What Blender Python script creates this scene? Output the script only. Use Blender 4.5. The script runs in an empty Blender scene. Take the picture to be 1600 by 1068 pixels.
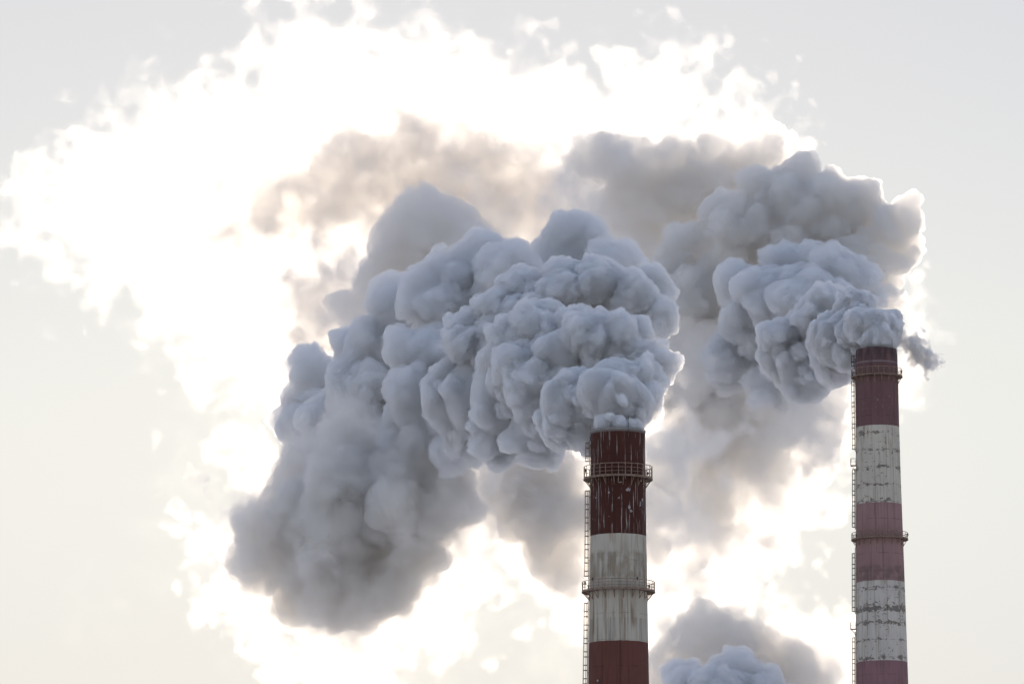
import bpy, bmesh, math, os
import numpy as np
import openvdb as vdb
from mathutils import Vector
R = math.radians
sc = bpy.context.scene
C = sc.collection

# ------------------------------------------------------------------ camera
FPX = 9144.0                    # focal length in pixels of the 1600 px wide photograph (10 degrees across)
PITCH = R(9.4)
EYE = np.array((0.0, 0.0, 1.7))
cam = bpy.data.cameras.new('camera')
co = bpy.data.objects.new('camera', cam); C.objects.link(co); sc.camera = co
cam.sensor_width = 36; cam.lens = 36 * FPX / 1600
cam.clip_start = 1; cam.clip_end = 40000
co.location = EYE; co.rotation_euler = (R(90) + PITCH, 0, 0)

# ------------------------------------------------------------------ sky and sun
SUN_E, SUN_A = R(10.9), R(-1.3)
FILL_HORIZON = (8.2, 7.2, 6.7, 1); FILL_ZENITH = (4.0, 5.4, 8.5, 1); VEIL_SUN = (5.5, 4.5, 4.4, 1)
w = bpy.data.worlds.new('World'); sc.world = w; w.use_nodes = True
nt = w.node_tree
sky = nt.nodes.new('ShaderNodeTexSky'); sky.sky_type = 'NISHITA'; sky.sun_disc = False
sky.sun_elevation = SUN_E; sky.sun_rotation = SUN_A
sky.dust_density = 0.08; sky.air_density = 1.0; sky.ozone_density = 1.0
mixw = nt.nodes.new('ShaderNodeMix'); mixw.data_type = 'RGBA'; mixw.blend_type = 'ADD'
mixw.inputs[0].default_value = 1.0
# thin overcast veil in front of the blue: raised away from the sun, out of view, as added fill
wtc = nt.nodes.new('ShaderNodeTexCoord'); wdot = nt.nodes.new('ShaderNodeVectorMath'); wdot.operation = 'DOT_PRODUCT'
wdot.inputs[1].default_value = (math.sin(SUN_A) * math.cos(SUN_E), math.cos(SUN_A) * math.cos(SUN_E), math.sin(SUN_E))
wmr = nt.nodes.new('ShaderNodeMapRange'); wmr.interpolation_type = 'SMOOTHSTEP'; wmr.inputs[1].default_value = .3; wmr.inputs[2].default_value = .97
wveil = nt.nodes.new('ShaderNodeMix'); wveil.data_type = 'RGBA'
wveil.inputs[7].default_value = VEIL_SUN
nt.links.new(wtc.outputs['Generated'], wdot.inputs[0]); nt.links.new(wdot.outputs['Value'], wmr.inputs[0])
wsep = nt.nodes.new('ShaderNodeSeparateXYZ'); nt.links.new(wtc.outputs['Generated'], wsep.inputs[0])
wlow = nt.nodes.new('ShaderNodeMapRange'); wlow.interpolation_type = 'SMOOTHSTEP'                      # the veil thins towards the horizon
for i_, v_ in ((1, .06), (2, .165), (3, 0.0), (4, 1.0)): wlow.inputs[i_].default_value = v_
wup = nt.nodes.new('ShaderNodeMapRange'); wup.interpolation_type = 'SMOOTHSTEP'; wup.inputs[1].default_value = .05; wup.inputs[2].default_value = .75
wback = nt.nodes.new('ShaderNodeMix'); wback.data_type = 'RGBA'; wback.inputs[6].default_value = FILL_HORIZON; wback.inputs[7].default_value = FILL_ZENITH
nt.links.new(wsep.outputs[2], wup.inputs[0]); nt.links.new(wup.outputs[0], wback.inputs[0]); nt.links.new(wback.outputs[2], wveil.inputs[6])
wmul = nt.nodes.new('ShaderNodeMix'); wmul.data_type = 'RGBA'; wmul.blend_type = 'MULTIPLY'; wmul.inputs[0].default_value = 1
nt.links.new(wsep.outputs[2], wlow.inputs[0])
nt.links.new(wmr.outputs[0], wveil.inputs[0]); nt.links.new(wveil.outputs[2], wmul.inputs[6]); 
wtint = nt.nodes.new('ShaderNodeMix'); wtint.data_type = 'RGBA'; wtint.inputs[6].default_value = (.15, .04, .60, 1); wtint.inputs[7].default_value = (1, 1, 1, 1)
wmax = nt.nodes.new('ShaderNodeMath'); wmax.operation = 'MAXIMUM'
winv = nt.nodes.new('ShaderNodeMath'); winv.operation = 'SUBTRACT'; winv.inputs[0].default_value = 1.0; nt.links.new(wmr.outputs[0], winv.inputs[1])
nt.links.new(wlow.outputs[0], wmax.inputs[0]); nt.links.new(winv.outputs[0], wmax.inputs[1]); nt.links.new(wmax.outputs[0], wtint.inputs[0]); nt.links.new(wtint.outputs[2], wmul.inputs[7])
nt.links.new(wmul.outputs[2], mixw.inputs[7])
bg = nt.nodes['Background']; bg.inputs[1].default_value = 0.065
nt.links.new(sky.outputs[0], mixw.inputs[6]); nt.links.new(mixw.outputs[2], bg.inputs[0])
sd = Vector((math.sin(SUN_A) * math.cos(SUN_E), math.cos(SUN_A) * math.cos(SUN_E), math.sin(SUN_E)))
sun = bpy.data.lights.new('sun', 'SUN'); sun.energy = 3.4; sun.angle = R(0.5); sun.color = (1, .86, .70)
so = bpy.data.objects.new('sun', sun); C.objects.link(so)
so.location = (0, 400, 300); so.rotation_euler = sd.to_track_quat('Z', 'Y').to_euler()

sc.view_settings.view_transform = 'Standard'; sc.view_settings.look = 'None'
sc.view_settings.exposure = 0.0; sc.view_settings.gamma = 1; sc.view_settings.use_curve_mapping = False
cy = sc.cycles
cy.use_denoising = True; cy.denoiser = 'OPENIMAGEDENOISE'
cy.max_bounces = 11; cy.volume_bounces = 10; cy.time_limit = 840; cy.diffuse_bounces = 3; cy.glossy_bounces = 2
cy.transparent_max_bounces = 96; cy.use_adaptive_sampling = True; cy.adaptive_threshold = .03; cy.adaptive_min_samples = 16

# ------------------------------------------------------------------ helpers
def at(x, y, d):
    """world point seen at photo pixel (x, y) whose world Y is d"""
    dx = (x - 800) / FPX; dz = (534 - y) / FPX
    v = np.array([dx, math.cos(PITCH) - dz * math.sin(PITCH), math.sin(PITCH) + dz * math.cos(PITCH)])
    return EYE + v * (d / v[1])

def tag(o, label=None, cat=None, group=None, kind=None):
    for k, v in (('label', label), ('category', cat), ('group', group), ('kind', kind)):
        if v: o[k] = v
    return o

def empty(name, loc):
    o = bpy.data.objects.new(name, None); C.objects.link(o); o.location = loc
    o.empty_display_size = 2
    return o

def mesh_np(name, P, Q, mats, parent=None, mi=None, smooth=False):
    me = bpy.data.meshes.new(name)
    me.vertices.add(len(P)); me.vertices.foreach_set('co', np.ascontiguousarray(P, np.float32).ravel())
    n = Q.shape[1]
    me.loops.add(len(Q) * n); me.loops.foreach_set('vertex_index', np.ascontiguousarray(Q, np.int32).ravel())
    me.polygons.add(len(Q)); me.polygons.foreach_set('loop_start', np.arange(len(Q), dtype=np.int32) * n)
    for m in mats: me.materials.append(m)
    if mi is not None: me.polygons.foreach_set('material_index', np.ascontiguousarray(mi, np.int32))
    me.update(calc_edges=True)
    if smooth: me.polygons.foreach_set('use_smooth', np.ones(len(Q), bool))
    o = bpy.data.objects.new(name, me); C.objects.link(o)
    if parent: o.parent = parent
    return o

# ------------------------------------------------------------------ smoke tools
def steam_mat(density, color, g):
    m = bpy.data.materials.new('steam'); m.use_nodes = True
    N = m.node_tree.nodes; N.clear()
    out = N.new('ShaderNodeOutputMaterial'); vs = N.new('ShaderNodeVolumePrincipled')
    vs.inputs['Color'].default_value = (*color, 1); vs.inputs['Density'].default_value = density
    vs.inputs['Anisotropy'].default_value = g; vs.inputs['Absorption Color'].default_value = (0, 0, 0, 1)
    m.node_tree.links.new(vs.outputs[0], out.inputs['Volume'])
    return m

def hash3(ix, iy, iz, s):
    h = (ix.astype(np.uint32) * np.uint32(374761393) + iy.astype(np.uint32) * np.uint32(668265263)
         + iz.astype(np.uint32) * np.uint32(2147483647) + np.uint32(s * 144665))
    h = (h ^ (h >> np.uint32(13))) * np.uint32(1274126177)
    h ^= h >> np.uint32(16)
    h = h * np.uint32(2246822519); h ^= h >> np.uint32(15)
    return h.astype(np.float32) * np.float32(2 / 4294967295) - np.float32(1)

def vnoise(P, s):
    i = np.floor(P).astype(np.int64); f = (P - i).astype(np.float32); u = f * f * (3 - 2 * f)
    i = i + 100000
    r = 0
    for a in (0, 1):
        for b in (0, 1):
            for c in (0, 1):
                wgt = (u[:, 0] if a else 1 - u[:, 0]) * (u[:, 1] if b else 1 - u[:, 1]) * (u[:, 2] if c else 1 - u[:, 2])
                r = r + wgt * hash3(i[:, 0] + a, i[:, 1] + b, i[:, 2] + c, s)
    return r

def vec_noise(P, s):
    return np.stack([vnoise(P, s), vnoise(P + 31.7, s + 1), vnoise(P - 17.3, s + 2)], 1)

def grow(B, levels, rng):
    """cauliflower: every ball carries smaller balls on its surface; buried ones are dropped"""
    out = [B]; cur = B
    for lev, (n, rr, spread) in enumerate(levels):
        k = len(cur)
        d = rng.normal(size=(k, n, 3)); d /= np.linalg.norm(d, axis=2, keepdims=True)
        r = cur[:, None, 3:4] * rr * rng.uniform(.55, 1.3, (k, n, 1))
        c = cur[:, None, :3] + d * (cur[:, None, 3:4] - r * spread)
        nxt = np.concatenate([c, r], 2).reshape(-1, 4)
        keep = np.ones(len(nxt), bool)
        for o in (out if lev < 2 else out[:2]):
            big = o
            for i0 in range(0, len(nxt), 1500):
                s = nxt[i0:i0 + 1500]
                if len(big) * len(s) == 0: continue
                dd = np.linalg.norm(s[:, None, :3] - big[None, :, :3], axis=2) + s[:, None, 3] * .6 - big[None, :, 3]
                keep[i0:i0 + 1500] &= ~(dd < 0).any(1)
        nxt = nxt[keep]; out.append(nxt); cur = nxt
    return np.concatenate(out)

def quads(f, lo, h, iso=0.0):
    g = vdb.FloatGrid(background=float(f.flat[0])); g.copyFromArray(f - np.float32(iso))
    P, Q = g.convertToQuads()
    return P * h + lo, Q.astype(np.int32)

def crisp(name, blobs, base, h, levels, seed, mat, parent, warp=(.8, .13), dscale=1.0, flue=None, split=None, wl=1.0):
    rng = np.random.default_rng(seed)
    B = np.array([list(at(x, y, base + dd * dscale)) + [r * (base + dd * dscale) / FPX] for x, y, r, dd in blobs])
    S = grow(B, levels, rng) if split is None else np.concatenate([grow(B[:split], LVD, rng), grow(B[split:], LVB, rng)])
    S = S[S[:, 3] > h * 1.2]
    if flue is not None:                 # steam leaves through the opening: nothing spills over the near rim
        fx, fy, fz, fr = flue
        dd = np.hypot(S[:, 0] - fx, S[:, 1] - fy)
        S = S[~((S[:, 1] < fy + 2.5) & (dd < 7) & (S[:, 2] - S[:, 3] < fz) & (dd + S[:, 3] > fr))]
    lo = (S[:, :3] - S[:, 3:]).min(0) - 4 * h; hi = (S[:, :3] + S[:, 3:]).max(0) + 4 * h
    n = np.ceil((hi - lo) / h).astype(int)
    f = np.full(n, 3 * h, np.float32)
    for x, y, z, r in S:
        c = np.array([x, y, z])
        a = np.maximum(np.floor((c - r - 3 * h - lo) / h).astype(int), 0)
        b = np.minimum(np.ceil((c + r + 3 * h - lo) / h).astype(int), n)
        g = [((lo[i] + h * np.arange(a[i], b[i]) - c[i]) ** 2).astype(np.float32) for i in range(3)]
        d = np.sqrt(g[0][:, None, None] + g[1][None, :, None] + g[2][None, None, :]) - np.float32(r)
        s = f[a[0]:b[0], a[1]:b[1], a[2]:b[2]]
        np.minimum(s, d, out=s)
    P, Q = quads(f, lo, h)
    P = P + vec_noise(P / (4.5 * wl), seed) * warp[0] + vec_noise(P / (1.6 * wl), seed + 9) * warp[1] + vec_noise(P / (.6 * wl), seed + 19) * warp[1] * .3
    print(name, 'balls', len(S), 'grid', n, 'quads', len(Q))
    return mesh_np(name, P, Q, [mat], parent)

def fbm_grid(n, rng, beta, kmin):
    n2 = [int(x) for x in n]
    kx = np.fft.fftfreq(n2[0])[:, None, None]; ky = np.fft.fftfreq(n2[1])[None, :, None]; kz = np.fft.rfftfreq(n2[2])[None, None, :]
    k = np.sqrt(kx ** 2 + ky ** 2 + kz ** 2).astype(np.float32)
    A = np.where(k > kmin, np.maximum(k, 1e-6) ** (-beta), 0)
    W = np.fft.rfftn(rng.normal(size=n2).astype(np.float32))
    f = np.fft.irfftn(W * A, s=n2).astype(np.float32)
    return f / f.std()

SHELLS = [(-.10, .10), (.10, .30), (.34, .60)]
def soft(name, blobs, base, h, seed, shells, color, g, parent, amp=.13, warp=.36, beta=2.05, feat=12.0, grow_=1.4, dscale=1.0, squash=1.0, levels=None):
    """soft cloud: nested closed shells of one ragged field, each shell adding its own thin fog"""
    rng = np.random.default_rng(seed)
    B = np.array([list(at(x, y, base + dd * dscale)) + [r * (base + dd * dscale) / FPX] for x, y, r, dd in blobs])
    B[:, 3] *= grow_; rm = B[:, 3].mean()
    mg = B[:, 3:] * 1.15 + warp * rm * 2.6
    lo = (B[:, :3] - mg).min(0) - 3 * h; hi = (B[:, :3] + mg).max(0) + 3 * h
    n = np.ceil((hi - lo) / h).astype(int)
    kmin = h / feat
    W = [fbm_grid(n, rng, beta + .25, kmin) * np.float32(warp * rm) for _ in range(3)]
    F = np.full(n, -1.0, np.float32)
    for x, y, z, r in B:
        c = np.array([x, y, z]); e = r * 1.9 + warp * rm * 2
        a = np.maximum(np.floor((c - e - lo) / h).astype(int), 0); b = np.minimum(np.ceil((c + e - lo) / h).astype(int), n)
        sl = tuple(slice(a[i], b[i]) for i in range(3))
        g_ = [(lo[i] + h * np.arange(a[i], b[i]) - c[i]).astype(np.float32) for i in range(3)]
        d = np.sqrt((g_[0][:, None, None] + W[0][sl]) ** 2 + ((g_[1][None, :, None] + W[1][sl]) / squash) ** 2 + (g_[2][None, None, :] + W[2][sl]) ** 2)
        np.maximum(F[sl], 1 - d / np.float32(r), out=F[sl])
    F += fbm_grid(n, rng, beta, kmin * 1.3) * np.float32(amp)
    for ax in range(3):
        s = [slice(None)] * 3
        for e in (0, 1, -1, -2):
            s[ax] = e; F[tuple(s)] = -1
    Ps, Qs, Ms, mats, off = [], [], [], [], 0
    for k, (t, den) in enumerate([(a_, b_ * shells) for a_, b_ in (levels or SHELLS)]):
        P, Q = quads(-F, lo, h, -t)
        if len(Q) == 0: continue
        Ps.append(P); Qs.append(Q + off); Ms.append(np.full(len(Q), len(mats))); off += len(P)
        mats.append(steam_mat(den, color, g))
    print(name, 'grid', n, 'quads', [len(q) for q in Qs])
    return mesh_np(name, np.concatenate(Ps), np.concatenate(Qs), mats, parent, np.concatenate(Ms))

DN, DF, GN = 5.0, 1.6, .6
WHITE = (.996, .997, .999)
GREY = (.991, .980, .964)
PALE = (.998, .994, .985)
WARM_TINT = (.984, .955, .918)  # warm low sunlight through the steam, put into its own colour
# ------------------------------------------------------------------ CHIMNEYS
def nodes(m):
    m.use_nodes = True; N = m.node_tree.nodes; L = m.node_tree.links
    return N, L, N['Principled BSDF']

def simple_mat(name, col, rough=.8, metal=0.0, var=.25, scale=6.0):
    m = bpy.data.materials.new(name); N, L, b = nodes(m)
    tc = N.new('ShaderNodeTexCoord'); no = N.new('ShaderNodeTexNoise'); no.inputs['Scale'].default_value = scale
    no.inputs['Detail'].default_value = 6
    r = N.new('ShaderNodeValToRGB'); r.color_ramp.elements[0].position = .35; r.color_ramp.elements[1].position = .65
    r.color_ramp.elements[0].color = (*[c * (1 - var) for c in col], 1); r.color_ramp.elements[1].color = (*[min(1, c * (1 + var)) for c in col], 1)
    L.new(tc.outputs['Object'], no.inputs['Vector']); L.new(no.outputs[0], r.inputs[0]); L.new(r.outputs[0], b.inputs['Base Color'])
    b.inputs['Roughness'].default_value = rough; b.inputs['Metallic'].default_value = metal
    return m

def shaft_mat(name, bands, top, cols, style):
    """painted concrete: colour bands by height, then runs, rust and flaked patches"""
    m = bpy.data.materials.new(name); N, L, b = nodes(m)
    def new(t, **k):
        n = N.new('ShaderNode' + t)
        for a, v in k.items(): setattr(n, a, v)
        return n
    tc = new('TexCoord'); sep = new('SeparateXYZ'); L.new(tc.outputs['Object'], sep.inputs[0])
    zt = new('Math', operation='SUBTRACT'); zt.inputs[0].default_value = top; L.new(sep.outputs[2], zt.inputs[1])   # depth below the top
    def mth(op, a, bb=None, c=None, clamp=False):
        n = new('Math', operation=op); n.use_clamp = clamp
        for i, v in enumerate((a, bb, c)):
            if v is None: continue
            if isinstance(v, (int, float)): n.inputs[i].default_value = v
            else: L.new(v, n.inputs[i])
        return n.outputs[0]
    def mix(f, a, c, mode='MIX'):
        n = new('Mix', data_type='RGBA', blend_type=mode)
        if isinstance(f, (int, float)): n.inputs[0].default_value = f
        else: L.new(f, n.inputs[0])
        for i, v in ((6, a), (7, c)):
            if isinstance(v, tuple): n.inputs[i].default_value = (*v, 1)
            else: L.new(v, n.inputs[i])
        return n.outputs[2]
    def noise(sx, sz, scale, detail=6, rough=.6, off=0.0, dist=0.0):
        mp = new('Mapping'); mp.inputs['Scale'].default_value = (sx, sx, sz); mp.inputs['Location'].default_value = (off, off * .7, off * 1.3)
        L.new(tc.outputs['Object'], mp.inputs[0])
        n = new('TexNoise'); n.inputs['Scale'].default_value = scale; n.inputs['Detail'].default_value = detail
        n.inputs['Roughness'].default_value = rough; n.inputs['Distortion'].default_value = dist
        L.new(mp.outputs[0], n.inputs['Vector']); return n.outputs[0]
    def smooth(v, a, c):
        n = new('MapRange', interpolation_type='SMOOTHSTEP')
        L.new(v, n.inputs[0]); n.inputs[1].default_value = a; n.inputs[2].default_value = c
        return n.outputs[0]
    def window(z0, z1, f=.4):     # 1 between z0 and z1 metres below the top
        return mth('MULTIPLY', smooth(zt.outputs[0], z0 - f, z0 + f), mth('SUBTRACT', 1.0, smooth(zt.outputs[0], z1 - f, z1 + f)))
    # bands
    wob = mth('MULTIPLY_ADD', noise(1, 1, 1.3, 3), .12, zt.outputs[0])
    isw = None; col = cols[0]
    base = mix(0.0, cols[0], cols[0])
    for i, zb in enumerate(bands):
        base = mix(mth('GREATER_THAN', wob, zb + .06), base, cols[i + 1])
    white = None
    for i in range(0, len(bands), 2):
        a = mth('GREATER_THAN', wob, bands[i] + .06)
        c = mth('LESS_THAN', wob, (bands[i + 1] if i + 1 < len(bands) else 1e4) + .06)
        v = mth('MULTIPLY', a, c); white = v if white is None else mth('MAXIMUM', white, v)
    red = mth('SUBTRACT', 1.0, white)
    # broad tone changes
    tone = noise(.5, .22, 1.0, 5, .6)
    base = mix(mth('MULTIPLY', smooth(tone, .35, .7), .35), base, mix(1.0, base, (.62, .60, .60), 'MULTIPLY'))
    # pour joints every 2.5 m
    jz = mth('FRACT', mth('MULTIPLY_ADD', zt.outputs[0], 1 / style['joint'], noise(.5, .5, 1.0, 2)) if False else mth('MULTIPLY', zt.outputs[0], 1 / style['joint']))
    joint = mth('MULTIPLY', smooth(jz, .95, .985), mth('MULTIPLY', smooth(noise(.8, .1, 1.2, 4), .4, .62), style['jointamt']))
    base = mix(joint, base, mix(1.0, base, (.45, .42, .40), 'MULTIPLY'))
    # vertical runs, fine: darker
    st = smooth(noise(3.2, .06, 1.0, 5, .65), .50, .72)
    base = mix(mth('MULTIPLY', st, style['streak']), base, mix(1.0, base, (.45, .42, .38), 'MULTIPLY'))
    # rust on white
    ru = mth('MULTIPLY', smooth(noise(2.2, .09, 1.0, 5, .6, 3.0), .47, .70), smooth(noise(.5, .18, 1.0, 3, .5, 7.0), .42, .62))
    base = mix(mth('MULTIPLY', mth('MULTIPLY', ru, white), style['rust']), base, (.17, .105, .055))
    if style['kind'] == 'near':
        # pale drips where white paint ran over the red
        dr = mth('MULTIPLY', smooth(noise(4.0, .14, 1.0, 4, .55, 11.0), .55, .64), smooth(noise(1.3, .5, 1.0, 3, .5, 21.0), .40, .55))
        dr = mth('MULTIPLY', dr, mth('MULTIPLY', red, window(style['drip'][0], style['drip'][1], 2.0)))
        base = mix(mth('MULTIPLY', dr, .6), base, (.50, .46, .44))
        fl = mth('MULTIPLY', smooth(noise(1, .8, 1.5, 3, .5, 5.0), .68, .70), window(4.5, 11.0, .6))
        base = mix(mth('MULTIPLY', mth('MULTIPLY', fl, red), .7), base, (.40, .38, .38))
        # grimy belt in the lower half of the white band
        gr = mth('MULTIPLY', smooth(noise(2.6, .10, 1.0, 5, .6, 31.0), .42, .62), mth('MULTIPLY', white, mth('MAXIMUM', window(15.0, 18.0, .15), window(22.9, 26.3, .12))))
        base = mix(mth('MULTIPLY', gr, .5), base, (.16, .14, .11))
        base = mix(mth('MULTIPLY', window(-1, .35, .1), .6), base, (.25, .24, .23))
        base = mix(mth('MULTIPLY', window(14.9, 18.2, .5), mth('MULTIPLY', white, mth('MULTIPLY', smooth(noise(1.2, .4, 1.0, 4, .6, 41.0), .4, .6), .55))), base, (.20, .15, .09))
    else:
        # soot at the mouth, a pale ring below it
        so_ = mth('MULTIPLY', mth('SUBTRACT', 1.0, smooth(zt.outputs[0], .5, 3.4)), smooth(noise(1.1, .25, 1.0, 4, .6, 2.0), .30, .60))
        base = mix(mth('MULTIPLY', so_, .75), base, (.035, .03, .03))
        base = mix(mth('MULTIPLY', window(2.05, 2.25, .06), .5), base, (.30, .25, .26))
        run = mth('MULTIPLY', smooth(noise(1.6, .03, 1.0, 4, .6, 14.0), .52, .64), mth('SUBTRACT', 1.0, smooth(zt.outputs[0], 5, 13)))
        base = mix(mth('MULTIPLY', run, .55), base, (.05, .035, .035))
        # flaked plaster in belts along the pour joints
        fz = mth('ABSOLUTE', mth('SUBTRACT', mth('FRACT', mth('MULTIPLY', zt.outputs[0], 1 / style['joint'])), .5))
        near_joint = smooth(fz, .22, .48)
        n1 = noise(1.0, 1.5, 1.15, 9, .66, 17.0, .6)
        thr = mth('MULTIPLY_ADD', near_joint, .11, n1)
        heavy = smooth(noise(.25, .16, 1.0, 2, .5, 4.0), .38, .62)
        f1 = mth('MULTIPLY', smooth(mth('MULTIPLY_ADD', heavy, .06, thr), .655, .685), white)
        base = mix(mth('MULTIPLY', f1, .9), base, mix(smooth(noise(1, 1, 3.0, 4), .4, .6), (.13, .095, .075), (.21, .185, .16)))
        bel = mth('MULTIPLY', smooth(mth('MULTIPLY_ADD', window(style['belt'] - .45, style['belt'] + .45, .35), .22, noise(1, 1.3, 1.8, 8, .65, 50.0)), .62, .66), white)
        base = mix(mth('MULTIPLY', bel, .85), base, (.13, .11, .095))
        f2 = mth('MULTIPLY', mth('MULTIPLY', smooth(noise(1, 1, 2.2, 7, .7, 27.0), .60, .64), window(7.2, 9.6, .5)), red)
        base = mix(mth('MULTIPLY', f2, .35), base, (.38, .34, .34))
        gz = mth('MULTIPLY', window(33.0, 35.2, .3), mth('MULTIPLY', red, smooth(noise(1, .7, 1.2, 6, .65, 61.0), .35, .6)))
        base = mix(mth('MULTIPLY', gz, .5), base, (.10, .075, .065))
    L.new(base, b.inputs['Base Color']); b.inputs['Roughness'].default_value = .85
    b.inputs['Specular IOR Level'].default_value = .25
    bump = new('Bump'); bump.inputs['Strength'].default_value = .25; bump.inputs['Distance'].default_value = .03
    L.new(noise(1, 1, 4.0, 8, .65), bump.inputs['Height']); L.new(bump.outputs[0], b.inputs['Normal'])
    return m

class MB:
    def __init__(s): s.v = []; s.f = []
    def tube(s, a, b, r, n=6):
        a = Vector(a); b = Vector(b); d = (b - a).normalized()
        u = d.cross(Vector((0, 0, 1)) if abs(d.z) < .9 else Vector((1, 0, 0))).normalized(); w = d.cross(u)
        k = len(s.v)
        for p in (a, b):
            for i in range(n):
                t = 2 * math.pi * i / n; s.v.append(p + (u * math.cos(t) + w * math.sin(t)) * r)
        for i in range(n):
            j = (i + 1) % n; s.f.append((k + i, k + j, k + n + j, k + n + i))
        s.f.append(tuple(k + i for i in range(n))[::-1]); s.f.append(tuple(k + n + i for i in range(n)))
    def ring(s, R_, z, r, n=64, a0=0, a1=360, m=6, cx=0, cy_=0):
        full = abs(a1 - a0) >= 360; k = len(s.v); c = n if full else n + 1
        for i in range(c):
            t = R(a0 + (a1 - a0) * i / n)
            for j in range(m):
                q = 2 * math.pi * (j + .5) / m
                s.v.append(Vector((cx + (R_ + r * math.cos(q)) * math.cos(t), cy_ + (R_ + r * math.cos(q)) * math.sin(t), z + r * math.sin(q))))
        for i in range(n):
            a = k + i * m; b2 = k + ((i + 1) % c) * m
            for j in range(m):
                s.f.append((a + j, b2 + j, b2 + (j + 1) % m, a + (j + 1) % m))
    def lathe(s, prof, n=96, closed=True):
        k = len(s.v); m = len(prof)
        for i in range(n):
            t = 2 * math.pi * i / n
            for r, z in prof: s.v.append(Vector((r * math.cos(t), r * math.sin(t), z)))
        for i in range(n):
            a = k + i * m; b2 = k + ((i + 1) % n) * m
            for j in range(m if closed else m - 1):
                s.f.append((a + j, b2 + j, b2 + (j + 1) % m, a + (j + 1) % m))
    def box(s, c, dx, dy, dz, ang=0):
        k = len(s.v); ca, sa = math.cos(ang), math.sin(ang)
        for sx in (-1, 1):
            for sy in (-1, 1):
                for sz in (-1, 1):
                    x, y = sx * dx / 2, sy * dy / 2
                    s.v.append(Vector((c[0] + x * ca - y * sa, c[1] + x * sa + y * ca, c[2] + sz * dz / 2)))
        for q in ((0, 1, 3, 2), (4, 6, 7, 5), (0, 4, 5, 1), (2, 3, 7, 6), (0, 2, 6, 4), (1, 5, 7, 3)): s.f.append(tuple(k + i for i in q))
    def build(s, name, mat, parent=None, loc=None, smooth=False):
        me = bpy.data.meshes.new(name); me.from_pydata([tuple(v) for v in s.v], [], s.f); me.materials.append(mat)
        bm = bmesh.new(); bm.from_mesh(me); bmesh.ops.recalc_face_normals(bm, faces=bm.faces); bm.to_mesh(me); bm.free()
        if smooth:
            me.polygons.foreach_set('use_smooth', np.ones(len(me.polygons), bool))
            me.set_sharp_from_angle(angle=R(35))
        o = bpy.data.objects.new(name, me); C.objects.link(o)
        if parent: o.parent = parent
        if loc: o.location = loc
        return o

M_RUST = simple_mat('rusty_steel', (.24, .16, .11), .75, .0, .4, 5)
M_DECK = simple_mat('grimy_deck_steel', (.22, .15, .105), .8, .0, .35, 3)
M_DARK = simple_mat('dark_steel', (.05, .045, .04), .6, .0, .2, 5)
M_LAMP = simple_mat('dull_lamp_glass', (.30, .29, .27), .4, .0, .1, 5)
M_FLUE = simple_mat('sooty_lining', (.02, .018, .017), .95, .0, .3, 1)

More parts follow.
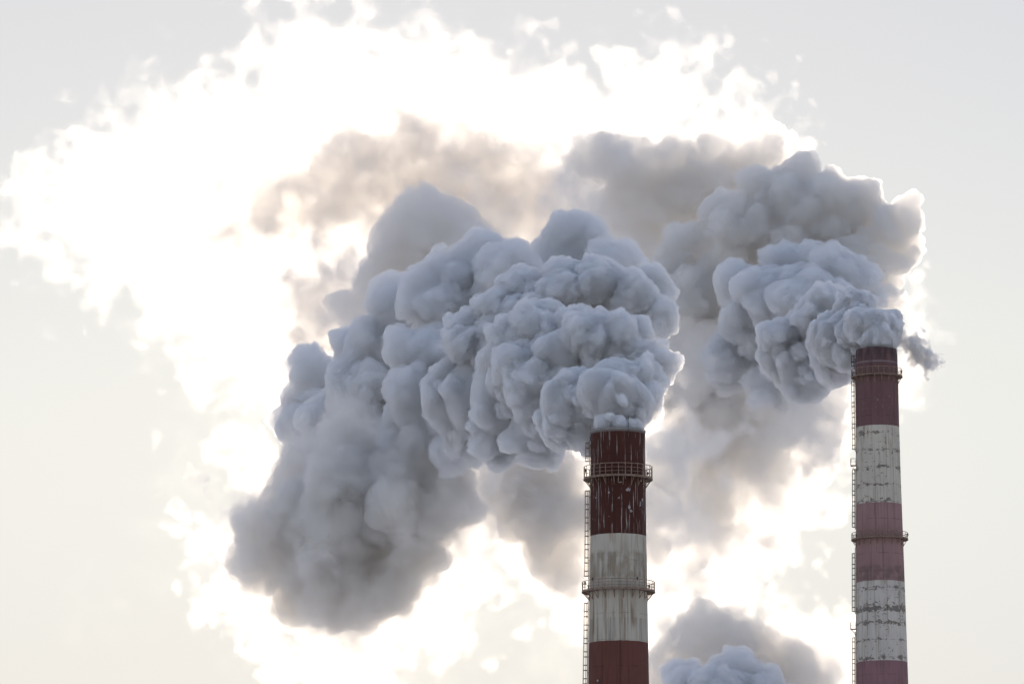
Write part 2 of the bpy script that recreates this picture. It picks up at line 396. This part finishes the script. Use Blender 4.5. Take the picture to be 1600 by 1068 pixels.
def chimney(cx, D, prof_px, mat, label, decks, landings, ladder, rods, lamps, crown, ladder_ang=181, lean=0.0):
    """prof_px: (photo row, radius in photo px); everything measured at the axis distance D"""
    X = at(cx, 668, D)[0]
    zz = lambda y: at(cx, y, D - 3.2)[2]                          # rows are read on the near face of the shaft
    k = D / FPX * 1.013
    prof = [(r * k, zz(y)) for y, r in prof_px]
    # carry the taper on down to the ground
    (r0, z0), (r1, z1) = prof[-3], prof[-1]
    sl = (r1 - r0) / (z0 - z1) * .85
    top = prof[0][1]
    root = empty('chimney', (X + lean * top, D, 0)); root.rotation_euler = (0, -lean, 0); tag(root, label, 'chimney', 'red and white banded power station chimneys')
    rad = lambda z: np.interp(-z, [-p[1] for p in prof] + [0], [p[0] for p in prof] + [r1 + sl * z1])
    s = MB()
    n = 160; zs = [p for p in prof] + [(r1 + sl * (z1 - z), z) for z in np.linspace(z1 - 5, 0, 12)]
    s.lathe([(prof[0][0] - .45, top - 8), (prof[0][0] - .45, top)] + zs + [(zs[-1][0] - .8, 0)], n)
    s.build('shaft', mat, root, smooth=True)
    f = MB(); f.lathe([(prof[0][0] - .46, top - .12), (prof[0][0] - .7, top - .12), (prof[0][0] - .7, top - 9), (prof[0][0] - .46, top - 9)], 64); f.build('flue_lining', M_FLUE, root, smooth=True)
    if crown:
        c = MB(); R0 = prof[0][0] + .03
        c.ring(R0 + .02, top + .10, .035, 96)
        for i in range(24):
            t = 2 * math.pi * i / 24; c.tube((R0 * math.cos(t), R0 * math.sin(t), top - .15), (R0 * math.cos(t), R0 * math.sin(t), top + .10), .025, 5)
        c.lathe([(R0 - .32, top + .003), (R0 + .03, top + .003), (R0 + .03, top - .16), (R0 + .0, top - .16), (R0 + .0, top - .02), (R0 - .32, top - .02)], 96)
        c.build('crown_ring', simple_mat('pale_grey_steel', (.22, .21, .20), .7, 0, .3, 3), root)
    for ydeck, yrail, rpx, npost in decks:
        z = zz(ydeck) + .05; rr = rpx * k; ri = float(rad(z)) + .02; hr = zz(yrail) - z
        hr = (ydeck - yrail) * k
        pf = empty('service_platform', (0, 0, 0)); pf.parent = root
        d = MB(); d.lathe([(ri, z - .07), (rr, z - .07), (rr, z), (ri, z)], 96)
        d.ring(rr + .015, z - .07, .09, 96, m=4); d.build('deck', M_DECK, pf)
        q = MB(); nb = 20
        for i in range(nb):
            t = 2 * math.pi * (i + .5) / nb; cs, sn = math.cos(t), math.sin(t)
            rb = float(rad(z - 1.05)) + .02; b = MB()
            b.tube((rb * cs, rb * sn, z - 1.05), ((rr - .08) * cs, (rr - .08) * sn, z - .12), .045, 5)
            b.tube((rb * cs, rb * sn, z - 1.1), (ri * cs, ri * sn, z - .1), .05, 5)
            b.tube((ri * cs, ri * sn, z - .13), ((rr - .05) * cs, (rr - .05) * sn, z - .13), .045, 5)
            b.build('bracket', M_DECK, pf)
        for i in range(npost):
            t = 2 * math.pi * i / npost; cs, sn = math.cos(t), math.sin(t)
            q.tube((rr * cs, rr * sn, z - .1), (rr * cs, rr * sn, z + hr), .038, 6)
        for fz, rt in ((1, .045), (.66, .025), (.34, .025)): q.ring(rr, z + hr * fz, rt, 96)
        q.ring(rr - .01, z + .07, .05, 96, m=4)
        q.build('railing', M_RUST, pf)
    # ladder with safety cage on the left flank
    la = R(ladder_ang); ux, uy = math.cos(la), math.sin(la); tx, ty = -uy, ux
    def pt(z, out, side): r = float(rad(z)) + out; return (r * ux + side * tx, r * uy + side * ty, z)
    for (ya, yb, cage) in ladder:
        za, zb = zz(yb), (zz(ya) if yb < 2000 else zz(ya))
        l = MB(); nseg = max(1, int((zb - za) / 6))
        for j in range(nseg):
            z0_, z1_ = za + (zb - za) * j / nseg, za + (zb - za) * (j + 1) / nseg
            for sd_ in (-.22, .22): l.tube(pt(z0_, .16, sd_), pt(z1_, .16, sd_), .042, 5)
        z = za + .15
        while z < zb:
            l.tube(pt(z, .16, -.22), pt(z, .16, .22), .018, 4); z += .32
        z = za + .4
        while z < zb:
            for sd_ in (-.22, .22): l.tube(pt(z, -.03, sd_), pt(z, .16, sd_), .022, 4)
            z += 1.9
        lo_ = l.build('ladder', M_DARK if not crown else M_RUST, root)
        if cage:
            g = MB(); z = za + .35; i = 0
            hoops = []
            while z < zb + .01:
                hoops.append(z); z += (1.0 if i % 2 else .62); i += 1
            for z in hoops:
                P_ = []
                for a in np.linspace(-90, 90, 9):
                    P_.append(pt(z, .16 + .5 * math.cos(R(a)) , .32 * math.sin(R(a))))
                for p, q2 in zip(P_[:-1], P_[1:]): g.tube(p, q2, .036, 4)
                for sd_ in (-.32, .32): g.tube(pt(z, .16, sd_), pt(z, .16, sd_ * .69), .022, 4)
            for a in (-70, -35, 0, 35, 70):
                for z0_, z1_ in zip(hoops[:-1], hoops[1:]):
                    g.tube(pt(z0_, .16 + .5 * math.cos(R(a)), .32 * math.sin(R(a))), pt(z1_, .16 + .5 * math.cos(R(a)), .32 * math.sin(R(a))), .026, 4)
            gg = g.build('safety_cage', M_DARK if not crown else M_RUST, root)
    # small landings on the ladder
    for y in landings:
        z = zz(y); g = MB()
        r0_ = float(rad(z))
        g.box(((r0_ + .42) * ux, (r0_ + .42) * uy, z), .86, 1.3, .06, la)
        g.tube(pt(z - .9, .02, -.5), pt(z, .8, -.5), .04, 5); g.tube(pt(z - .9, .02, .5), pt(z, .8, .5), .04, 5)
        for so_, sd_ in ((.84, -.62), (.84, .62), (.1, -.62), (.1, .62), (.84, 0)): g.tube(pt(z, so_, sd_), pt(z + 1.05, so_, sd_), .028, 5)
        for hh in (.55, 1.05):
            g.tube(pt(z + hh, .84, -.62), pt(z + hh, .84, .62), .024, 5)
            for sd_ in (-.62, .62): g.tube(pt(z + hh, .1, sd_), pt(z + hh, .84, sd_), .024, 5)
        g.build('ladder_landing', M_RUST, root)
    # downpipe / cable beside the ladder
    cb = MB(); zt_, zb_ = zz(ladder[0][0] + 6), 2.0
    zl = np.linspace(zt_, zb_, 40)
    a2 = la + R(4)
    for z0_, z1_ in zip(zl[:-1], zl[1:]):
        cb.tube(((rad(z0_) + .07) * math.cos(a2), (rad(z0_) + .07) * math.sin(a2), z0_), ((rad(z1_) + .07) * math.cos(a2), (rad(z1_) + .07) * math.sin(a2), z1_), .035, 5)
    cb.build('earthing_cable', M_RUST, root)
    for xp, y0, y1 in rods:                                     # lightning rods
        xx = (xp - cx) * k; rt = prof[0][0] + .06
        xx = max(-rt * .999, min(rt * .999, xx)); yy = -math.sqrt(max(0, rt * rt - xx * xx))
        g = MB(); g.tube((xx, yy, zz(y1)), (xx, yy, zz(y0)), .028, 6); g.tube((xx, yy, zz(y1) - .02), (xx, yy, zz(y1) + .5), .05, 6)
        g.tube((xx, yy, zz(y0)), (xx, yy, zz(y0) + .25), .012, 5)
        g.build('lightning_rod', M_DARK, root)
    for xp, yp, rr in lamps:                                     # obstruction lamps on the rails
        xx = (xp - cx) * k; rr = rr * k; xx = max(-rr * .995, min(rr * .995, xx)); yy = -math.sqrt(max(0, rr * rr - xx * xx)); z = zz(yp)
        g = empty('obstruction_lamp', (xx, yy, z)); g.parent = root
        a = MB(); a.tube((0, 0, -.22), (0, 0, -.10), .09, 8); a.tube((0, 0, .12), (0, 0, .17), .10, 8); a.tube((0, 0, -.2), (0, 0, .15), .02, 6); a.build('housing', M_DARK, g)
        a = MB(); a.lathe([(0.02, -.10), (.10, -.10), (.13, 0), (.10, .12), (.02, .12)], 10); a.build('lens', M_LAMP if yp > 1000 else M_DARK, g)
    return root

DR, DR2 = (.064, .020, .013), (.15, .038, .030)
near_mat = shaft_mat('near_chimney_paint', [at(966, 668, 696.8)[2] - at(966, y_, 696.8)[2] for y_ in (832.5, 1000)], at(966, 668, 696.8)[2], [DR, (.47, .43, .36), (.13, .050, .038)],
    dict(kind='near', joint=3.2, jointamt=.5, streak=.6, rust=.85, drip=(1.0, 13.0)))
chimney(965.5, 700.0, [(668, 42.6), (690, 42.4), (745, 43.0), (832, 43.6), (918, 45.0), (1000, 46.0), (1068, 47.2)], near_mat,
    'nearer dark red and white chimney with drip stained paint and two railed platforms',
    [(743, 724.5, 53.2, 32), (919.5, 905, 56.3, 32)], [],
    [(682, 719, True), (760, 899, True), (934, 1600, True)],
    [(922, 658, 682), (981, 648, 682)],
    [(915, 731, 53), (1011, 737, 53), (913.5, 907.5, 56), (925, 903.5, 56), (994, 903.5, 56), (1013, 914, 56), (932.5, 1062, 48.6)], True)
PK = (.19, .085, .085)
far_mat = shaft_mat('far_chimney_paint', [at(1375, 541, 866.8)[2] - at(1375, y_, 866.8)[2] for y_ in (663, 784, 906, 1031)], at(1375, 541, 866.8)[2],
    [(.16, .088, .088), (.54, .495, .415), (.30, .185, .175), (.56, .52, .46), (.25, .14, .145)],
    dict(kind='far', joint=2.6, jointamt=.7, streak=.6, rust=.85, belt=at(1375, 541, 866.8)[2] - at(1375, 950, 866.8)[2]))
chimney(1370.5, 870.0, [(541, 31.2), (548, 32.6), (575, 33.2), (663, 33.5), (745, 34.6), (840, 36.4), (906, 37.6), (1000, 39.2), (1068, 40.2)], far_mat,
    'farther faded pink and white chimney with flaked plaster patches and a caged side ladder',
    [(584, 573, 39.6, 28), (838.5, 829, 43.6, 28)], [722, 978],
    [(549, 570, True), (576, 580, True), (588, 700, True), (727, 822, True), (850, 954, True), (982, 1600, True)],
    [(1336.5, 537, 552), (1394, 528, 552)],
    [(1332, 581, 39.4), (1409, 576, 39.4), (1420 - 2, 831, 43.6), (1333, 834, 43.6)], False, lean=.0075)

# ------------------------------------------------------------------ GROUND (far below the frame)
gm = simple_mat('pale_bounce_ground', (.62, .61, .60), .9, 0, .15, .01)  # unseen ground, made snow pale to bounce light up onto the steam
g = MB(); S_ = 15000; n_ = 12
for i in range(n_ + 1):
    for j in range(n_ + 1): g.v.append(Vector((-S_ + 2 * S_ * i / n_, -S_ + 2 * S_ * j / n_, 0)))
for i in range(n_):
    for j in range(n_): a = i * (n_ + 1) + j; g.f.append((a, a + n_ + 1, a + n_ + 2, a + 1))
tag(g.build('ground', gm), None, None, None, 'structure')

# ------------------------------------------------------------------ SMOKE
LV = [(22, .46, .28), (24, .34, .42), (10, .42, .45)]
LVD = [(50, .30, .60), (40, .32, .46), (16, .40, .42)]
LVB = [(22, .47, .25), (32, .33, .40), (18, .38, .38)]
LV2 = [(26, .46, .28), (18, .40, .36)]
D1, D2 = 700.0, 870.0

p1 = empty('steam_plume', at(966, 668, D1));
tag(p1, 'dense billowing grey white steam plume pouring left from the nearer dark red chimney', 'steam plume', 'steam plumes from the chimneys')
near1 = [(938,632,56,4.5),(900,630,56,5.5),(962,606,44,4),(878,655,42,7),(975,640,30,3),(966,648,40,.2),(925,668,36,5),(990,648,24,4),(962,627,38,.8),(944,620,41,1.5),(986,630,31,1.5),
         (900,560,62,12),(840,545,64,16),(962,555,50,10),(795,620,66,18),(845,605,64,14),(1003,590,30,5),(1022,560,28,8),(1012,625,24,3),
         (870,482,52,24),(930,470,54,24),(800,490,54,26),(990,480,40,22),(1012,452,32,26),(1028,500,24,20),(760,545,56,26),(742,620,62,26),(782,672,46,20),(835,682,40,14)]
far1 = [(738,430,52,42),(700,470,56,42),(790,430,44,38),(893,416,60,46),(955,432,44,40),(690,560,62,38),(680,640,66,36),(722,700,38,30),(655,702,48,38),
        (630,480,44,52),(612,545,54,54),(600,620,70,54),(560,560,44,58),(545,680,62,58),(600,702,52,50),(492,590,40,66),(492,655,50,66),(458,650,28,70)]
def reparent(o, p):
    o.parent = p; o.matrix_parent_inverse = p.matrix_world.inverted()
bpy.context.view_layer.update()
o = crisp('dense_billow', near1[:11], D1, .12, LVD, 11, steam_mat(DN, WHITE, GN), None, flue=(at(966,668,D1)[0], D1, at(966,668,D1)[2], 3.3), dscale=1.5, warp=(.7, .26)); reparent(o, p1)
o = crisp('rolling_billow', near1[11:], D1, .13, LVB, 15, steam_mat(2.9, WHITE, GN), None, flue=(at(966,668,D1)[0], D1, at(966,668,D1)[2], 3.3), dscale=1.5); reparent(o, p1)
o = crisp('drifting_billow', far1, D1, .15, LVB, 12, steam_mat(DF, WHITE, GN), None, dscale=1.5); reparent(o, p1)
tail1 = [(480,830,76,70),(560,800,100,62),(640,790,84,58),(700,780,56,58),(430,855,52,70),(540,900,84,64),(600,925,66,62),(520,965,44,70),(660,870,56,60),(385,840,40,74),(360,815,22,76),(400,900,44,72),(450,960,44,70),(560,985,40,66),(640,970,40,60),(700,920,30,58),(330,820,22,76),(500,1010,34,66),(600,1010,34,62),(470,745,44,72),(560,740,70,62),(640,740,60,58)]
lobe1 = [(480,820,66,66),(560,800,84,60),(640,790,76,56),(700,775,48,56),(430,850,50,68),(545,880,66,62),(612,915,48,60),(540,945,42,64),(470,945,34,68),(470,745,44,70),(560,730,60,62),(640,740,56,58),(395,880,36,70),(465,910,40,66),(390,820,26,72),(445,775,20,60),(660,870,40,56)]
o = crisp('sinking_billow', lobe1, D1, .25, LVB, 14, steam_mat(.8, GREY, .55), None); reparent(o, p1)
o = soft('trailing_steam', tail1, D1, .35, 13, 0.3, GREY, .6, None, amp=.2, warp=.5); reparent(o, p1)

p2 = empty('steam_plume', at(1371, 545, D2)); bpy.context.view_layer.update()
tag(p2, 'blue grey steam plume leaving the taller faded pink chimney on the right', 'steam plume', 'steam plumes from the chimneys')
near2 = [(1350,520,42,5),(1312,530,44,8),(1382,508,28,4),(1334,492,38,8),(1392,528,18,3),(1371,530,30,.2),(1330,550,30,6),(1368,509,32,1),(1350,510,31,2),(1388,514,26,1.5),(1290,510,46,18),(1242,535,48,22),(1255,575,40,20),(1302,575,30,12)]
mid2 = [(1160,455,38,40),(1180,512,52,40),(1240,425,46,42),(1300,435,44,34),(1342,450,36,34),(1205,472,52,36),(1152,560,44,42),(1212,600,40,36),(1270,470,50,30)]
up2 = [(1250,312,54,70),(1205,310,44,72),(1320,345,54,70),(1398,362,36,62),(1412,335,26,62),(1412,400,28,62),(1142,350,44,78),(1072,388,38,84),(1060,440,50,84),(1180,380,60,72),(1280,385,60,66),(1372,425,34,58),(1388,470,24,50),(1110,470,60,76),(1340,415,46,60),(1085,520,54,84),(1120,580,50,80),(1070,580,34,88),(1300,350,60,66),(1240,380,60,68)]
o = crisp('dense_billow', near2[:10], D2, .14, LVD, 21, steam_mat(DN, WHITE, GN), None, flue=(at(1371,545,D2)[0], D2, at(1371,545,D2)[2], 3.2), dscale=1.3, warp=(.7, .26)); reparent(o, p2)
o = crisp('rolling_billow', near2[10:], D2, .15, LVB, 25, steam_mat(2.8, WHITE, GN), None, dscale=1.3); reparent(o, p2)
o = crisp('drifting_billow', mid2, D2, .18, LVB, 22, steam_mat(1.5, WHITE, GN), None, dscale=1.3); reparent(o, p2)
o = crisp('rising_billow', up2, D2, .22, LVB, 23, steam_mat(.9, GREY, .55), None); reparent(o, p2)
tail2 = [(1045,540,50,90),(1150,660,60,70),(1200,650,50,70),(1080,520,60,84),(1100,580,60,80),(1050,600,50,84),(1160,620,50,70),(1230,640,44,60),(1275,690,34,56),(1250,660,40,60)]
o = soft('trailing_steam', tail2, D2, .4, 24, 0.5, GREY, .7, None); reparent(o, p2)

def bank(label, billows, base, seed, den, col, veil, vden, h=.3, parts=('billow', 'thin_veil')):
    x, y = billows[0][0], billows[0][1]
    root = empty('steam_cloud', at(x, y, base)); bpy.context.view_layer.update()
    tag(root, label, 'steam cloud', 'loose steam clouds behind the plumes')
    o = crisp(parts[0], billows, base, h, LVB, seed, steam_mat(den, col, .6), None, warp=(1.6, .35), wl=1.9); reparent(o, root)
    o = soft(parts[1], veil, base, h * 1.6, seed + 50, vden, col, .6, None); reparent(o, root)
    return root

def cloud(label, *a, **k):
    o = soft('steam_cloud', *a, parent=None, **k)
    return tag(o, label, 'steam cloud', 'loose steam clouds behind the plumes')

bank('soft grey steam cloud hanging down behind the nearer chimney',
     [(850,790,54,0),(868,860,42,4),(830,745,60,0),(885,905,28,6),(800,750,40,6),(900,800,40,0),(1036,735,30,0),(1030,790,32,6),(1020,840,26,6),(1045,700,24,4)], 790, 31, .55, GREY,
     [(850,800,66,0),(870,880,50,4),(825,755,74,0),(1040,750,40,0),(1035,830,44,6),(900,930,36,6),(760,760,60,0),(960,800,60,0),(1000,880,40,6),(720,780,50,0),(1060,700,50,0)], .34)
bank('broad pale grey steam hanging between the two chimneys under the right plume',
     [(1085,640,56,0),(1120,700,54,5),(1180,700,44,8),(1200,650,46,0),(1140,610,60,0),(1275,680,30,-40),(1262,640,36,-40),(1285,710,20,-40),(1230,640,40,-30),(1300,620,30,-40),(1070,560,56,-20),(1100,780,40,0)], 950, 32, .24, GREY,
     [(1080,640,90,0),(1120,720,90,5),(1190,740,70,8),(1080,810,74,5),(1190,650,76,0),(1110,880,50,8),(1240,760,44,8),(1040,700,70,0),(1050,880,56,0),(1280,640,50,0),(1180,830,44,0),(1060,960,30,8)], .28, h=.35)
bank('grey steam cloud arching above the right plume below the glare',
     [(935,242,40,0),(985,252,42,4),(1040,262,40,6),(1060,300,50,6),(1150,260,46,6),(1190,240,36,4),(1225,232,24,4),(1100,320,64,8),(1010,310,54,8),(1170,310,60,8),(905,250,24,0),(1020,370,50,10),(970,345,44,10),(1110,270,46,4),(1000,420,40,0),(1235,280,36,4)], 970, 33, .45, GREY,
     [(930,255,50,0),(1010,280,60,4),(1090,300,60,6),(1170,270,54,6),(1000,360,70,8),(1100,350,60,8),(930,340,60,0),(960,400,50,0)], .2, h=.35)
bank('tan brown steam cloud stretched across the bright upper left',
     [(640,240,46,0),(560,262,48,4),(490,290,44,6),(425,318,38,8),(370,342,30,8),(335,338,16,8),(720,250,46,0),(800,278,48,0),(860,310,44,0),(700,310,60,6),(520,320,44,8),(780,330,50,4),(640,195,20,4),(450,345,30,4),(620,310,50,0),(880,370,36,0)], 1040, 34, .08, WARM_TINT,
     [(640,245,66,0),(560,268,76,4),(470,300,66,6),(400,334,56,8),(345,345,38,8),(720,255,66,0),(800,285,72,0),(870,320,74,0),(700,330,90,6),(520,335,66,8),(900,380,66,0),(430,350,46,4),(640,195,28,4),(790,370,70,0),(325,335,26,8),(380,300,40,8),(600,220,50,4)], .19, h=.38)
bank('rounded grey steam head rising behind the nearer plume',
     [(665,338,42,0),(640,392,44,4),(608,378,26,4),(702,340,36,0),(600,430,40,8),(700,400,50,8),(625,345,26,0),(560,470,30,10),(640,450,50,8),(720,380,40,0)], 860, 35, .6, GREY,
     [(665,348,48,0),(640,402,52,4),(705,345,48,0),(600,440,50,8),(560,480,44,8),(740,370,44,0)], .12, h=.25)
cloud('small ragged wisp cloud at the left edge of the nearer plume',
      [(452,448,30,0),(488,438,30,2),(525,475,50,4),(560,450,44,6),(430,488,18,0),(470,500,34,0),(540,520,50,6)], 880, .35, 36,
      .34, WARM_TINT, .6)
cloud('faint tan smudge left of the nearer plume above its sinking lobe',
      [(385,715,28,0),(365,700,26,2),(402,705,26,2),(350,725,20,0)], 880, .35, 45, .32, WARM_TINT, .6)
bank('wide grey steam puff rising into the bottom edge between the chimneys',
     [(1105,1000,44,0),(1060,1012,38,0),(1165,1020,48,4),(1225,1055,42,8),(1120,1070,70,0),(1200,1090,70,4),(1030,1050,46,0),(1085,980,28,4),(1140,980,32,4),(1270,1070,42,8)], 900, 37, .5, GREY,
     [(1110,1010,60,0),(1060,1030,56,0),(1170,1040,66,4),(1250,1050,60,8),(1295,1040,48,10),(1200,1090,70,4),(1320,1065,34,8)], .2)
o = crisp('steam_puff', [(1140,1060,38,0),(1160,1046,26,0),(1075,1066,32,4),(1195,1070,32,0),(1110,1110,60,0),(1210,1110,50,0),(1100,1070,30,0)], 860, .18, LVB, 38, steam_mat(1.6, WHITE, .5), None)
tag(o, 'crisp pale blue puff at the very bottom edge between the chimneys', 'steam cloud', 'loose steam clouds behind the plumes')
cloud('small dark wisp blown right of the taller chimney top',
      [(1428,545,12,0),(1444,560,13,0),(1464,564,8,0),(1418,535,10,0),(1436,530,9,0),(1453,574,8,0)], 872, .14, 39,
      3.2, (.90, .90, .90), .2, feat=3.0)
cloud('blinding white backlit steam bank filling the upper left sky',
      [(470,60,44,0),(445,120,56,0),(500,160,96,0),(620,150,84,0),(720,145,56,0),(785,175,50,0),(850,135,44,0),(900,170,50,0),(990,125,42,0),(1060,125,48,0),(1110,170,40,0),(960,225,80,0),(300,200,64,0),(250,135,18,0),(290,290,110,0),(150,270,56,0),(55,272,32,0),(70,330,56,0),(160,370,64,0),(250,410,64,0),(360,420,110,0),(420,560,70,0),(340,560,50,0),(560,210,120,0),(700,230,110,0),(850,260,100,0),(1190,180,30,0),(620,22,10,0),(345,50,10,0),(560,400,110,0),(720,380,110,0),(900,380,100,0)], 1180, .7, 40,
      .034, PALE, .62, amp=.11, squash=.8, grow_=1.5, beta=2.3, levels=[(-.10, .03), (.08, .17), (.3, .8)])
cloud('thin bright steam fringe right of the taller chimney top',
      [(1432,470,22,0),(1440,510,22,0),(1425,560,24,0),(1415,600,22,0),(1420,430,18,0),(1340,640,30,0),(1300,690,26,0)], 930, .35, 42,
      .06, PALE, .6)
cloud('faint warm white steam veil hanging low behind the chimneys',
      [(330,680,56,0),(300,760,50,0),(340,860,80,0),(450,960,84,0),(650,1000,90,0),(760,880,80,0),(900,1010,80,0),(1100,920,70,0),(1200,800,60,0),(1170,980,70,0),(1280,720,44,0),(140,960,40,0)], 1250, .9, 41,
      .0035, PALE, .55, amp=.12, squash=.8)
